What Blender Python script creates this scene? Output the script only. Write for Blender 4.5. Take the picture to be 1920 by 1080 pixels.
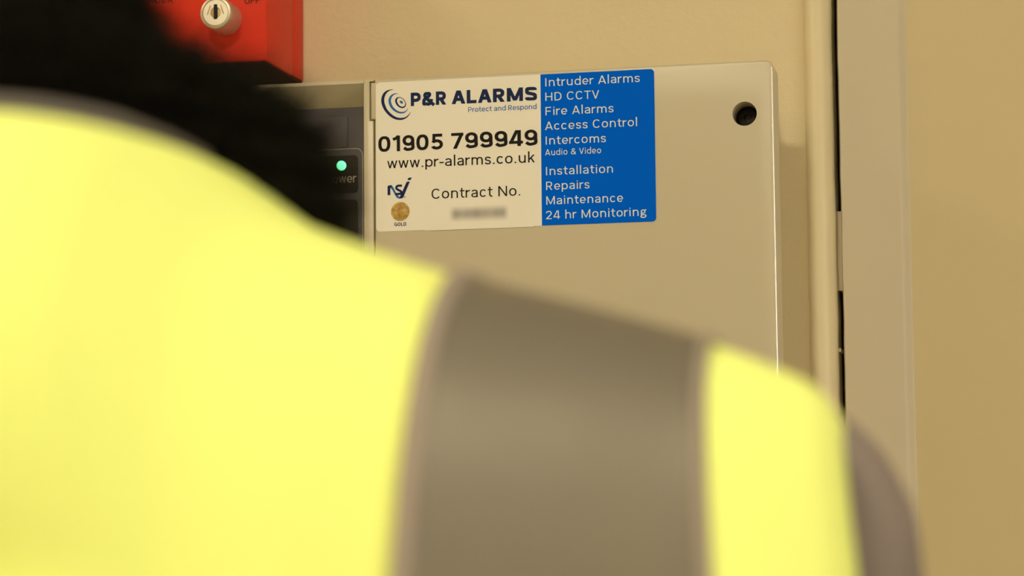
import bpy, bmesh, math, random
from mathutils import Vector, Matrix, noise, geometry
random.seed(4)
for o in list(bpy.data.objects):
    bpy.data.objects.remove(o, do_unlink=True)
sc = bpy.context.scene
COL = sc.collection

# ------------------------------------------------------------------ camera
cam_d = bpy.data.cameras.new('camera')
cam = bpy.data.objects.new('camera', cam_d)
COL.objects.link(cam)
YAW, PITCH, ROLL, FPX = 0.2170, 0.0982, -0.0088, 4541.4
CAM = Vector((0.0, -1.30, 1.40))
fw = Vector((-math.sin(YAW) * math.cos(PITCH), math.cos(YAW) * math.cos(PITCH), math.sin(PITCH)))
rt0 = Vector((math.cos(YAW), math.sin(YAW), 0))
up0 = rt0.cross(fw)
rt = rt0 * math.cos(ROLL) + up0 * math.sin(ROLL)
up = -rt0 * math.sin(ROLL) + up0 * math.cos(ROLL)
cam.matrix_world = Matrix(((rt.x, up.x, -fw.x, CAM.x), (rt.y, up.y, -fw.y, CAM.y), (rt.z, up.z, -fw.z, CAM.z), (0, 0, 0, 1)))
cam_d.sensor_width = 36.0
cam_d.lens = FPX / 1920 * 36.0
cam_d.clip_start = 0.02
cam_d.dof.use_dof = True
cam_d.dof.focus_distance = 1.235
cam_d.dof.aperture_fstop = cam_d.lens / 7.6       # 7.6 mm wide opening
sc.camera = cam

# ------------------------------------------------------------------ world, light, exposure
world = bpy.data.worlds.new('world')
sc.world = world
world.use_nodes = True
world.node_tree.nodes['Background'].inputs[0].default_value = (0.9, 0.85, 0.75, 1)
world.node_tree.nodes['Background'].inputs[1].default_value = 0.3
sc.view_settings.view_transform = 'Standard'
sc.view_settings.look = 'None'
sc.view_settings.exposure = 0.95
sc.view_settings.gamma = 1.0
sc.view_settings.use_curve_mapping = False
LIGHT_TINT = (1.0, 0.87, 0.60)
# ceiling fittings: (x, y, size x, size y, strength, label)
LAMPS = [(-0.30, -2.15, 0.30, 0.30, 60.0, 'square white ceiling light panel behind the camera'),
         (-1.75, -1.00, 0.30, 0.30, 16.0, 'square white ceiling light panel to the left of the red box'),
         (1.15, -1.60, 0.30, 0.30, 10.0, 'square white ceiling light panel on the door side')]

# ------------------------------------------------------------------ helpers
def mat(name, col, rough=0.5, metal=0.0, bump=None, var=None, spec=None, emit=None, sheen=0.0, coat=0.0):
    m = bpy.data.materials.new(name)
    m.use_nodes = True
    nt = m.node_tree
    b = nt.nodes['Principled BSDF']
    b.inputs['Base Color'].default_value = (*col, 1)
    b.inputs['Roughness'].default_value = rough
    b.inputs['Metallic'].default_value = metal
    if spec is not None:
        b.inputs['Specular IOR Level'].default_value = spec
    if sheen:
        b.inputs['Sheen Weight'].default_value = sheen
        b.inputs['Sheen Roughness'].default_value = 0.5
    if coat:
        b.inputs['Coat Weight'].default_value = coat
        b.inputs['Coat Roughness'].default_value = 0.1
    if emit:
        b.inputs['Emission Color'].default_value = (*emit[0], 1)
        b.inputs['Emission Strength'].default_value = emit[1]
    tc = nt.nodes.new('ShaderNodeTexCoord')
    if bump:
        n = nt.nodes.new('ShaderNodeTexNoise')
        n.inputs['Scale'].default_value = bump[0]
        n.inputs['Detail'].default_value = 6
        n.inputs['Roughness'].default_value = 0.6
        nt.links.new(tc.outputs['Object'], n.inputs['Vector'])
        bp = nt.nodes.new('ShaderNodeBump')
        bp.inputs['Strength'].default_value = bump[1]
        bp.inputs['Distance'].default_value = bump[2]
        nt.links.new(n.outputs['Fac'], bp.inputs['Height'])
        nt.links.new(bp.outputs['Normal'], b.inputs['Normal'])
    if var:                                   # (scale, second colour)
        n2 = nt.nodes.new('ShaderNodeTexNoise')
        n2.inputs['Scale'].default_value = var[0]
        n2.inputs['Detail'].default_value = 4
        nt.links.new(tc.outputs['Object'], n2.inputs['Vector'])
        r = nt.nodes.new('ShaderNodeValToRGB')
        r.color_ramp.elements[0].position = 0.35
        r.color_ramp.elements[1].position = 0.65
        r.color_ramp.elements[0].color = (*col, 1)
        r.color_ramp.elements[1].color = (*var[1], 1)
        nt.links.new(n2.outputs['Fac'], r.inputs['Fac'])
        nt.links.new(r.outputs['Color'], b.inputs['Base Color'])
    return m

M = {}
M['wall'] = mat('magnolia_plaster', (0.80, 0.70, 0.47), 0.6, bump=(150, 0.35, 0.0012), var=(9, (0.775, 0.675, 0.445)))
M['trim'] = mat('magnolia_gloss', (0.82, 0.73, 0.50), 0.4, bump=(60, 0.08, 0.001))
M['frame'] = mat('frame_paint', (0.64, 0.575, 0.44), 0.42, bump=(40, 0.06, 0.001))
M['door'] = mat('door_paint', (0.66, 0.565, 0.34), 0.45, bump=(40, 0.06, 0.001), var=(5, (0.65, 0.55, 0.325)))
M['dark'] = mat('dark_gap', (0.008, 0.007, 0.006), 0.8)
M['ceiling'] = mat('ceiling_white', (0.8, 0.78, 0.74), 0.8)
M['floor'] = mat('grey_vinyl', (0.45, 0.41, 0.35), 0.6, var=(30, (0.50, 0.46, 0.39)))
M['panel'] = mat('beige_grey_plastic', (0.62, 0.565, 0.43), 0.34, bump=(900, 0.04, 0.0003))
M['fascia'] = mat('slate_fascia', (0.105, 0.10, 0.125), 0.45, spec=0.3)
M['window'] = mat('black_window', (0.012, 0.012, 0.012), 0.25)
M['display'] = mat('display_glass', (0.125, 0.118, 0.145), 0.5, spec=0.2)
M['line'] = mat('cream_line', (0.45, 0.42, 0.33), 0.5)
M['led'] = mat('green_led', (0.1, 0.6, 0.35), 0.4, emit=((0.17, 1.0, 0.42), 1.9))
M['legend'] = mat('legend_grey', (0.62, 0.59, 0.50), 0.6, spec=0.15)
M['white'] = mat('sticker_white', (0.93, 0.91, 0.85), 0.5, spec=0.3)
M['patch'] = mat('number_label_paper', (0.92, 0.90, 0.84), 0.5, spec=0.3)
M['blue'] = mat('sticker_blue', (0.0, 0.135, 0.88), 0.5, spec=0.02)
M['inkwhite'] = mat('print_white', (0.80, 0.88, 0.92), 0.5, spec=0.15)
M['navy'] = mat('print_navy', (0.008, 0.022, 0.10), 0.5, spec=0.15)
M['inkblue'] = mat('print_blue', (0.015, 0.16, 0.55), 0.5, spec=0.15)
M['black'] = mat('print_black', (0.008, 0.008, 0.009), 0.5, spec=0.15)
M['red'] = mat('red_plastic', (0.76, 0.040, 0.016), 0.45, bump=(500, 0.05, 0.0004), spec=0.2)
M['redtext'] = mat('print_dark_brown', (0.16, 0.03, 0.015), 0.5, spec=0.15)
M['underplate'] = mat('dark_brown_plate', (0.05, 0.012, 0.008), 0.7, spec=0.2)
M['edge_highlight'] = mat('edge_highlight_metal', (0.85, 0.84, 0.80), 0.28, 0.8)  # reflective metal for the highlight strip added to the panel lid
M['chrome'] = mat('satin_chrome', (0.92, 0.90, 0.86), 0.45, 1.0)
M['chrome2'] = mat('chrome_barrel', (0.62, 0.59, 0.48), 0.36, 0.65)
M['brass'] = mat('brass_core', (0.75, 0.62, 0.36), 0.3, 1.0)
M['screw'] = mat('black_screw', (0.02, 0.02, 0.02), 0.35, 0.6)
M['vest'] = mat('fluorescent_yellow', (0.95, 1.08, 0.31), 0.85, bump=(1500, 0.1, 0.0002))
M['tape'] = mat('reflective_tape', (0.245, 0.225, 0.195), 0.42, 0.5, bump=(30, 0.2, 0.003))
M['edging'] = mat('tape_edging', (0.33, 0.285, 0.25), 0.7)
M['binding'] = mat('grey_binding', (0.15, 0.135, 0.13), 0.8)
M['hood'] = mat('black_fleece', (0.0045, 0.0042, 0.0036), 0.95, bump=(300, 0.6, 0.003), spec=0.0)
M['jacket'] = mat('black_jacket', (0.012, 0.012, 0.012), 0.8)
M['sleeve'] = mat('grey_sleeve', (0.25, 0.21, 0.20), 0.85, bump=(400, 0.3, 0.001))
M['trousers'] = mat('navy_trousers', (0.02, 0.022, 0.03), 0.85)
M['skin'] = mat('skin', (0.62, 0.40, 0.29), 0.5)
M['hair'] = mat('dark_hair', (0.02, 0.014, 0.01), 0.7, bump=(200, 0.5, 0.003))
M['shoe'] = mat('black_leather', (0.015, 0.014, 0.013), 0.4)
M['sole'] = mat('rubber_sole', (0.03, 0.03, 0.03), 0.8)
M['lampframe'] = mat('lamp_frame', (0.8, 0.8, 0.78), 0.5)

def scuffs(m):
    # faint slanting knocks in the plaster paint
    nt = m.node_tree
    L = nt.links
    b = nt.nodes['Principled BSDF']
    src = b.inputs['Base Color'].links[0].from_socket
    tc = nt.nodes.new('ShaderNodeTexCoord')
    mp = nt.nodes.new('ShaderNodeMapping')
    mp.inputs['Rotation'].default_value = (0, math.radians(28), 0)
    mp.inputs['Scale'].default_value = (22, 1, 190)
    n = nt.nodes.new('ShaderNodeTexNoise')
    n.inputs['Scale'].default_value = 1.0
    n.inputs['Detail'].default_value = 2
    r = nt.nodes.new('ShaderNodeMapRange')
    r.inputs[1].default_value = 0.70
    r.inputs[2].default_value = 0.78
    mx = nt.nodes.new('ShaderNodeMix')
    mx.data_type = 'RGBA'
    L.new(tc.outputs['Object'], mp.inputs['Vector'])
    L.new(mp.outputs['Vector'], n.inputs['Vector'])
    L.new(n.outputs['Fac'], r.inputs[0])
    L.new(r.outputs[0], mx.inputs['Factor'])
    L.new(src, mx.inputs['A'])
    mx.inputs['B'].default_value = (0.66, 0.55, 0.36, 1)
    L.new(mx.outputs['Result'], b.inputs['Base Color'])
scuffs(M['wall'])

def gold_material():
    m = mat('printed_gold', (0.5, 0.3, 0.07), 0.45)
    nt = m.node_tree
    b = nt.nodes['Principled BSDF']
    tc = nt.nodes.new('ShaderNodeTexCoord')
    n = nt.nodes.new('ShaderNodeTexNoise')
    n.inputs['Scale'].default_value = 260
    n.inputs['Detail'].default_value = 3
    r = nt.nodes.new('ShaderNodeValToRGB')
    e = r.color_ramp.elements
    e[0].position = 0.32; e[0].color = (0.22, 0.10, 0.012, 1)
    e[1].position = 0.72; e[1].color = (0.80, 0.62, 0.26, 1)
    k = e.new(0.5); k.color = (0.50, 0.30, 0.055, 1)
    nt.links.new(tc.outputs['Object'], n.inputs['Vector'])
    nt.links.new(n.outputs['Fac'], r.inputs['Fac'])
    nt.links.new(r.outputs['Color'], b.inputs['Base Color'])
    return m
M['gold'] = gold_material()

def smear_material():
    # the illegible smudged number printed on the little label (object space, metres)
    m = mat('smudged_print', (0.88, 0.85, 0.78), 0.5, spec=0.3)
    nt = m.node_tree
    L = nt.links
    b = nt.nodes['Principled BSDF']
    tc = nt.nodes.new('ShaderNodeTexCoord')
    sep = nt.nodes.new('ShaderNodeSeparateXYZ')
    L.new(tc.outputs['Generated'], sep.inputs[0])
    def math_(op, a, bb=None):
        n = nt.nodes.new('ShaderNodeMath')
        n.operation = op
        for i, v in enumerate((a, bb)):
            if v is None:
                continue
            if isinstance(v, (int, float)):
                n.inputs[i].default_value = v
            else:
                L.new(v, n.inputs[i])
        return n.outputs[0]
    def soft(v, lo, hi, s):
        a = nt.nodes.new('ShaderNodeMapRange'); a.interpolation_type = 'SMOOTHSTEP'
        a.inputs[1].default_value = lo - s; a.inputs[2].default_value = lo + s
        L.new(v, a.inputs[0])
        c = nt.nodes.new('ShaderNodeMapRange'); c.interpolation_type = 'SMOOTHSTEP'
        c.inputs[1].default_value = hi + s; c.inputs[2].default_value = hi - s
        L.new(v, c.inputs[0])
        return math_('MULTIPLY', a.outputs[0], c.outputs[0])
    fx = soft(sep.outputs['X'], 0.10, 0.90, 0.06)
    fz = soft(sep.outputs['Z'], 0.26, 0.74, 0.22)
    wv = math_('SINE', math_('MULTIPLY', sep.outputs['X'], 44.0))
    wv2 = math_('SINE', math_('MULTIPLY', sep.outputs['X'], 17.0))
    wv = math_('ADD', math_('ADD', math_('MULTIPLY', wv, 0.02), math_('MULTIPLY', wv2, 0.05)), 0.62)
    f = math_('MULTIPLY', math_('MULTIPLY', fx, fz), wv)
    mix = nt.nodes.new('ShaderNodeMix')
    mix.data_type = 'RGBA'
    L.new(f, mix.inputs['Factor'])
    mix.inputs['A'].default_value = (0.92, 0.90, 0.84, 1)
    mix.inputs['B'].default_value = (0.17, 0.165, 0.16, 1)
    L.new(mix.outputs['Result'], b.inputs['Base Color'])
    return m
M['smear'] = smear_material()

def empty(name, loc):
    o = bpy.data.objects.new(name, None)
    o.empty_display_size = 0.05
    COL.objects.link(o)
    o.location = loc
    return o

def tag(o, label=None, cat=None, group=None, kind=None):
    if label: o['label'] = label
    if cat: o['category'] = cat
    if group: o['group'] = group
    if kind: o['kind'] = kind
    return o

def finish(name, me, material, parent=None, smooth=None):
    """link one mesh given in world coordinates; origin moves to the thing's base"""
    root = parent
    while root is not None and root.parent is not None:
        root = root.parent
    if root is not None:
        me.transform(Matrix.Translation(-root.location))
    me.materials.clear()
    me.materials.append(material)
    if smooth is not None:
        me.polygons.foreach_set('use_smooth', [True] * len(me.polygons))
        me.set_sharp_from_angle(angle=math.radians(smooth))
    me.update()
    o = bpy.data.objects.new(name, me)
    COL.objects.link(o)
    if parent is not None:
        o.parent = parent
    return o

def from_py(name, verts, faces, material, parent=None, smooth=None):
    me = bpy.data.meshes.new(name)
    me.from_pydata([tuple(v) for v in verts], [], faces)
    return finish(name, me, material, parent, smooth)

def from_bm(name, bm, material, parent=None, smooth=None):
    me = bpy.data.meshes.new(name)
    bmesh.ops.recalc_face_normals(bm, faces=bm.faces)
    bm.to_mesh(me)
    bm.free()
    return finish(name, me, material, parent, smooth)

def add_box(bm, x0, x1, y0, y1, z0, z1, bev=0.0, seg=2):
    r = bmesh.ops.create_cube(bm, size=1.0)
    vs = r['verts']
    for v in vs:
        v.co = Vector((x0 if v.co.x < 0 else x1, y0 if v.co.y < 0 else y1, z0 if v.co.z < 0 else z1))
    if bev:
        es = list({e for v in vs for e in v.link_edges})
        bmesh.ops.bevel(bm, geom=es, offset=bev, segments=seg, affect='EDGES', profile=0.5)

def box(name, x0, x1, y0, y1, z0, z1, material, parent=None, bev=0.0, seg=2):
    bm = bmesh.new()
    add_box(bm, x0, x1, y0, y1, z0, z1, bev, seg)
    return from_bm(name, bm, material, parent, 40 if bev else None)

def prism_bm(poly, y0, y1, bev=0.0, seg=3):
    """polygon of (x, z) extruded from y0 (front) to y1 (back)"""
    bm = bmesh.new()
    a = [bm.verts.new((x, y0, z)) for x, z in poly]
    b = [bm.verts.new((x, y1, z)) for x, z in poly]
    n = len(poly)
    f0 = bm.faces.new(a)
    bm.faces.new(list(reversed(b)))
    for i in range(n):
        bm.faces.new((a[i], b[i], b[(i + 1) % n], a[(i + 1) % n]))
    bmesh.ops.recalc_face_normals(bm, faces=bm.faces)
    if bev:
        bm.edges.ensure_lookup_table()
        es = list(f0.edges)
        bmesh.ops.bevel(bm, geom=es, offset=bev, segments=seg, affect='EDGES', profile=0.5)
    return bm

def rrect(x0, x1, z0, z1, r, n=6):
    pts = []
    for cx, cz, a0 in ((x1 - r, z1 - r, 0), (x0 + r, z1 - r, 90), (x0 + r, z0 + r, 180), (x1 - r, z0 + r, 270)):
        for i in range(n + 1):
            a = math.radians(a0 + 90 * i / n)
            pts.append((cx + r * math.cos(a), cz + r * math.sin(a)))
    return pts

def extrude_xy(name, prof, z0, z1, material, parent=None, smooth=30, rows=1, wob=0.0):
    """profile in plan (x, y), extruded upwards"""
    n = len(prof)
    V, F = [], []
    for k in range(rows + 1):
        z = z0 + (z1 - z0) * k / rows
        for i, (x, y) in enumerate(prof):
            d = wob * noise.noise(Vector((x * 40, y * 40, z * 60))) if wob else 0
            V.append((x + d, y, z))
    for k in range(rows):
        for i in range(n):
            j = (i + 1) % n
            F.append((k * n + i, k * n + j, (k + 1) * n + j, (k + 1) * n + i))
    F.append(tuple(reversed(range(n))))
    F.append(tuple(rows * n + i for i in range(n)))
    return from_py(name, V, F, material, parent, smooth)

def lathe(name, prof, centre, material, parent=None, n=40, smooth=35, axis='y'):
    """profile of (radius, depth) turned about an axis along y (or z)"""
    V, F = [], []
    for r, d in prof:
        for i in range(n):
            a = 2 * math.pi * i / n
            if axis == 'y':
                V.append((centre[0] + r * math.cos(a), d, centre[2] + r * math.sin(a)))
            else:
                V.append((centre[0] + r * math.cos(a), centre[1] + r * math.sin(a), d))
    for k in range(len(prof) - 1):
        for i in range(n):
            j = (i + 1) % n
            F.append((k * n + i, k * n + j, (k + 1) * n + j, (k + 1) * n + i))
    F.append(tuple(range(n)))
    F.append(tuple(reversed(range((len(prof) - 1) * n, len(prof) * n))))
    bm = bmesh.new()
    vs = [bm.verts.new(v) for v in V]
    for f in F:
        bm.faces.new([vs[i] for i in f])
    return from_bm(name, bm, material, parent, smooth)

def crom(pts, n=6, closed=False):
    P = [Vector(p) for p in pts]
    N = len(P)
    out = []
    for i in range(N if closed else N - 1):
        if closed:
            p0, p1, p2, p3 = P[(i - 1) % N], P[i], P[(i + 1) % N], P[(i + 2) % N]
        else:
            p0 = P[i - 1] if i else P[0] * 2 - P[1]
            p1, p2 = P[i], P[i + 1]
            p3 = P[i + 2] if i + 2 < N else P[-1] * 2 - P[-2]
        for k in range(n):
            t = k / n
            out.append(0.5 * ((2 * p1) + (p2 - p0) * t + (2 * p0 - 5 * p1 + 4 * p2 - p3) * t * t + (3 * p1 - p0 - 3 * p2 + p3) * t ** 3))
    if not closed:
        out.append(P[-1])
    return [tuple(v) for v in out]

def mono(tab, x):
    """piecewise smooth interpolation of rows (x, a, b, ...)"""
    if x <= tab[0][0]: return tab[0][1:]
    if x >= tab[-1][0]: return tab[-1][1:]
    for i in range(len(tab) - 1):
        if tab[i][0] <= x <= tab[i + 1][0]:
            t = (x - tab[i][0]) / (tab[i + 1][0] - tab[i][0])
            res = []
            for c in range(1, len(tab[0])):
                p1, p2 = tab[i][c], tab[i + 1][c]
                h = tab[i + 1][0] - tab[i][0]
                m1 = (p2 - tab[i - 1][c]) / (tab[i + 1][0] - tab[i - 1][0]) * h if i else (p2 - p1)
                m2 = (tab[i + 2][c] - p1) / (tab[i + 2][0] - tab[i][0]) * h if i + 2 < len(tab) else (p2 - p1)
                t2, t3 = t * t, t ** 3
                res.append((2 * t3 - 3 * t2 + 1) * p1 + (t3 - 2 * t2 + t) * m1 + (-2 * t3 + 3 * t2) * p2 + (t3 - t2) * m2)
            return tuple(res)

# ------------------------------------------------------------------ lettering (drawn glyph by glyph, cap height 1)
def g_stroke(pts, w):
    P = [Vector((p[0], p[1])) for p in pts]
    n = len(P)
    Lp, Rp = [], []
    for i in range(n):
        a = (P[i] - P[i - 1]).normalized() if i else (P[1] - P[0]).normalized()
        b = (P[i + 1] - P[i]).normalized() if i < n - 1 else a
        t = (a + b)
        t = t.normalized() if t.length > 1e-6 else a
        nrm = Vector((-t.y, t.x))
        c = max(0.5, nrm.dot(Vector((-a.y, a.x))))
        Lp.append(P[i] + nrm * (w / 2 / c))
        Rp.append(P[i] - nrm * (w / 2 / c))
    return [[tuple(Rp[i]), tuple(Rp[i + 1]), tuple(Lp[i + 1]), tuple(Lp[i])] for i in range(n - 1)]

def g_bar(x0, y0, x1, y1, w):
    l = math.hypot(x1 - x0, y1 - y0)
    k = w / 2 * l / max(1e-6, abs(y1 - y0))
    return [[(x0 - k, y0), (x0 + k, y0), (x1 + k, y1), (x1 - k, y1)]]

def g_rect(x0, x1, y0, y1):
    return [[(x0, y0), (x1, y0), (x1, y1), (x0, y1)]]

class Arc(list):
    pass

def g_arc(cx, cy, rx, ry, a0, a1, n=18, p=2.25):
    out = Arc()
    out.spec = (cx, cy, rx, ry, a0, a1, n, p)
    for i in range(n + 1):
        a = math.radians(a0 + (a1 - a0) * i / n)
        c, s = math.cos(a), math.sin(a)
        out.append((cx + rx * math.copysign(abs(c) ** (2 / p), c), cy + ry * math.copysign(abs(s) ** (2 / p), s)))
    return out

def glyph(ch, w, e):
    h = w / 2
    X = 0.75
    def V(x, a, b): return g_rect(x - h, x + h, a, b)
    def H(a, b, y): return g_rect(a, b, y - h, y + h)
    def S(p):
        if isinstance(p, Arc):                 # pure arcs: ring between an outer and an inner oval
            cx, cy, rx, ry, a0, a1, n_, p_ = p.spec
            o_ = g_arc(cx, cy, rx + h, ry + h, a0, a1, n_, p_)
            i_ = g_arc(cx, cy, max(rx - h, .01), max(ry - h, .01), a0, a1, n_, p_)
            return [[i_[k], i_[k + 1], o_[k + 1], o_[k]] for k in range(n_)]
        return g_stroke(list(p), w)
    def spts(W, T):
        return crom([(W - h * 1.1, .755 * T), (.80 * W, .885 * T - h * .25), (.5 * W, T - h), (.2 * W, .90 * T - h * .3), (h, .73 * T), (.2 * W, .58 * T),
                     (.5 * W, .505 * T), (.8 * W, .42 * T), (W - h, .265 * T), (.8 * W, .095 * T + h * .35), (.5 * W, h), (.19 * W, .105 * T + h * .3), (h * .9, .25 * T)], 4)
    if ch == 'I': return V(h, 0, 1), w
    if ch == 'l': return V(h, 0, 1.09), w
    if ch == 'i':
        return V(h, 0, X) + [g_arc(h, .95, h * 1.2, h * 1.2, 0, 360, 12, 2)], w
    if ch == '.':
        return [g_arc(h * 1.25, h * 1.2, h * 1.25, h * 1.2, 0, 360, 12, 2.4)], w * 1.25
    if ch == '-': return H(0, .36, .36), .36
    if ch == 'H':
        W = .70 + e; return V(h, 0, 1) + V(W - h, 0, 1) + H(h, W - h, .51), W
    if ch == 'U':
        W = .66 + e
        return S([(h, 1)] + g_arc(W / 2, .36, W / 2 - h, .36 - h, 180, 360, 18) + [(W - h, 1)]), W
    if ch == 'E':
        W = .54 + e
        return V(h, 0, 1) + H(0, W, 1 - h) + H(0, W * .93, .51) + H(0, W, h), W
    if ch == 'L':
        W = .50 + e; return V(h, 0, 1) + H(0, W, h), W
    if ch == 'F':
        W = .55 + e; return V(h, 0, 1) + H(0, W, 1 - h) + H(0, W * .92, .49), W
    if ch == 'T':
        W = .66 + e; return H(0, W, 1 - h) + V(W / 2, 0, 1 - h), W
    if ch == 'D':
        W = .70 + e; a = W * .42
        return V(h, 0, 1) + H(0, a, 1 - h) + H(0, a, h) + S(g_arc(a, .5, W - h - a, .5 - h, 90, -90, 16)), W
    if ch in 'PR':
        W = .60 + e; a = W * .5; yb = .42 if ch == 'P' else .44
        q = H(0, a, 1 - h) + H(0, a, yb) + S(g_arc(a, (1 - h + yb) / 2, W - h - a, (1 - h - yb) / 2, 90, -90, 14))
        q += V(h, 0, 1)
        if ch == 'R':
            q += g_bar(W * .50, yb, W - h * .95, 0, w); W += .02
        return q, W
    if ch == 'C':
        W = .74 + e; return S(g_arc(W / 2, .5, W / 2 - h, .5 - h, 38, 322, 26)), W * .97
    if ch == 'G':
        W = .76 + e
        return S(g_arc(W / 2, .5, W / 2 - h, .5 - h, 40, 325, 26)) + H(.52 * W, W, .45) + V(W - h, .1, .45), W
    if ch == 'O':
        W = .78 + e; return S(g_arc(W / 2, .5, W / 2 - h, .5 - h, 0, 360, 32)), W
    if ch == 'M':
        W = .86 + e * 1.3
        return V(h, 0, 1) + V(W - h, 0, 1) + g_bar(h * 1.1, 1, W / 2, .06, w * .93) + g_bar(W - h * 1.1, 1, W / 2, .06, w * .93), W
    if ch == 'N':
        W = .72 + e; return V(h, 0, 1) + V(W - h, 0, 1) + g_bar(h * 1.05, 1, W - h * 1.05, 0, w), W
    if ch == 'A':
        W = .76 + e; k = h * 1.07
        return g_bar(k, 0, W / 2 - h * .12, 1, w) + g_bar(W - k, 0, W / 2 + h * .12, 1, w) + H(.22 * W, .78 * W, .22 + h), W
    if ch == 'V':
        W = .72 + e; k = h * 1.07
        return g_bar(k, 1, W / 2, 0, w) + g_bar(W - k, 1, W / 2, 0, w), W
    if ch == 'S':
        W = .62 + e; return S(spts(W, 1)), W
    if ch == 's':
        W = .48 + e; return S(spts(W, X)), W
    if ch == 'o':
        W = .60 + e; return S(g_arc(W / 2, X / 2, W / 2 - h, X / 2 - h, 0, 360, 28)), W
    if ch == 'c':
        W = .57 + e; return S(g_arc(W / 2, X / 2, W / 2 - h, X / 2 - h, 40, 320, 22)), W * .96
    if ch == 'e':
        W = .58 + e
        return S(g_arc(W / 2, X / 2, W / 2 - h, X / 2 - h, -8, 318, 26)) + g_rect(h, W - h, X / 2 - .04 - h * .5, X / 2 - .04 + h * 1.2), W
    if ch in 'nhmr':
        top = 1.09 if ch == 'h' else X
        if ch == 'r':
            W = .36 + e * .6
            return V(h, 0, X) + S(g_arc(W + .03, .40, W + .03 - h, X - h - .40, 180, 92, 10)), W
        W = .56 + e
        def arch(x0, x1):
            c = (x0 + x1) / 2
            return S(g_arc(c, .42, (x1 - x0) / 2, X - h - .42, 180, 0, 16) + [(x1, 0)])
        if ch == 'm':
            W = .92 + e * 1.6
            return V(h, 0, X) + arch(h, W / 2) + arch(W / 2, W - h), W
        return V(h, 0, top) + arch(h, W - h), W
    if ch == 'u':
        W = .56 + e
        return V(W - h, 0, X) + S([(h, X)] + g_arc(W / 2, .33, W / 2 - h, .33 - h, 180, 360, 16)), W
    if ch in 'dp':
        W = .60 + e
        q = S(g_arc(W / 2, X / 2, W / 2 - h, X / 2 - h, 0, 360, 26))
        q += V(W - h, 0, 1.09) if ch == 'd' else V(h, -.27, X)
        return q, W
    if ch == 'a':
        W = .53 + e
        q = S(g_arc(W / 2, .49, W / 2 - h, X - .49 - h, 158, 0, 14) + [(W - h, 0)])
        q += S([(W - h, .43)] + g_arc(.25 + e * .5, .215, .25 + e * .5 - h, .215 - h + .003, 90, 270, 12) + crom([(.28 + e * .5, h), (W * .78, .10), (W - h, .22)], 3))
        return q, W + .02
    if ch == 'g':
        W = .56 + e
        q = S(g_arc(.25 + e / 2, .50, .23 + e / 2 - h, .245 - h, 0, 360, 22))
        q += S([(.38 + e / 2, .66), (W, .72)])
        q += S(crom([(.14, .33), (.06, .23), (.14, .13), (.40 + e, .11), (.52 + e, .0), (.44 + e, -.16), (.25, -.21), (.06, -.15), (.03 + h * .3, -.04), (.15, .08)], 4))
        return q, W
    if ch == 't':
        W = .40 + e * .6
        return S([(.17, .97)] + [(.17, .26)] + g_arc(.17 + .17, .25, .17, .25 - h, 180, 285, 8)) + H(0, W, X - h), W
    if ch == 'k':
        W = .54 + e
        return V(h, 0, 1.09) + g_bar(W - h * 1.5, X, h * 1.2, .27, w * .95) + g_bar(.24, .44, W - h * 1.3, 0, w), W
    if ch == 'w':
        W = .84 + e * 1.4; k = h * 1.05
        return g_bar(k, X, W * .28, 0, w * .95) + g_bar(W * .5, X, W * .28, 0, w * .95) + g_bar(W * .5, X, W * .72, 0, w * .95) + g_bar(W - k, X, W * .72, 0, w * .95), W
    if ch == '&':
        W = .76 + e
        return S(crom([(W - .02, .0), (.40, .44), (.20, .70), (.24, .90 - h * .3), (.38, 1 - h), (.53, .90 - h * .3), (.53, .74), (.38, .59), (.16, .44), (h, .25), (.14, .07 + h * .4),
                       (.32, h), (.50, .10), (.64, .28), (.69, .46)], 4)), W
    if ch == '0':
        W = .62 + e; return S(g_arc(W / 2, .5, W / 2 - h, .5 - h, 0, 360, 32, 2.4)), W
    if ch == '1':
        W = .34 + e; return V(W - h, 0, 1) + S([(0, .76), (W * .45, .83), (W - h, .97)]), W
    if ch == '2':
        W = .58 + e
        return S(g_arc(W / 2, .69, W / 2 - h, .31 - h, 170, -30, 16, 2) + [(h * 1.3, h)]) + H(h * .4, W, h), W
    if ch == '4':
        W = .66 + e
        return g_bar(.58 * W, 1, h * 1.1, .24, w * .95) + H(0, W, .24) + V(.73 * W, 0, 1), W
    if ch == '5':
        W = .60 + e
        return H(.12 * W, W * .94, 1 - h) + g_bar(.14 * W + h * .8, 1, .09 * W + h, .46, w * .9) + S(g_arc(.47 * W, .325, .53 * W - h, .325 - h, 148, -152, 22, 2.1)), W
    if ch == '7':
        W = .58 + e; return H(0, W, 1 - h) + g_bar(W - h * 1.1, 1 - h, W * .30, 0, w), W
    if ch == '9':
        W = .60 + e
        return S(g_arc(W / 2, .66, W / 2 - h, .34 - h, 0, 360, 26, 2.1)) + S(crom([(W - h, .68), (W - h, .45), (.86 * W, .17), (.58 * W, h), (.34 * W, h * 1.05), (.07 * W + h * .4, .21)], 4)), W
    raise KeyError(ch)

ROUNDS = 'oceOCG09dpag&s'
def text_polys(s, w, track=0.0, e=None):
    if e is None:
        e = (w - .115) * .9
    x = 0.0
    polys = []
    first = True
    for ch in s:
        if ch == ' ':
            x += .30 + track
            continue
        q, W = glyph(ch, w, e)
        sb = (.055 if ch in ROUNDS else .085) + track / 2
        if ch in 'AVTw74-rt': sb = .03 + track / 2
        if ch in 'I': sb = .11 + track / 2
        if not first:
            x += sb
        first = False
        for p in q:
            polys.append([(a + x, b) for a, b in p])
        x += W + sb
    return polys

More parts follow.
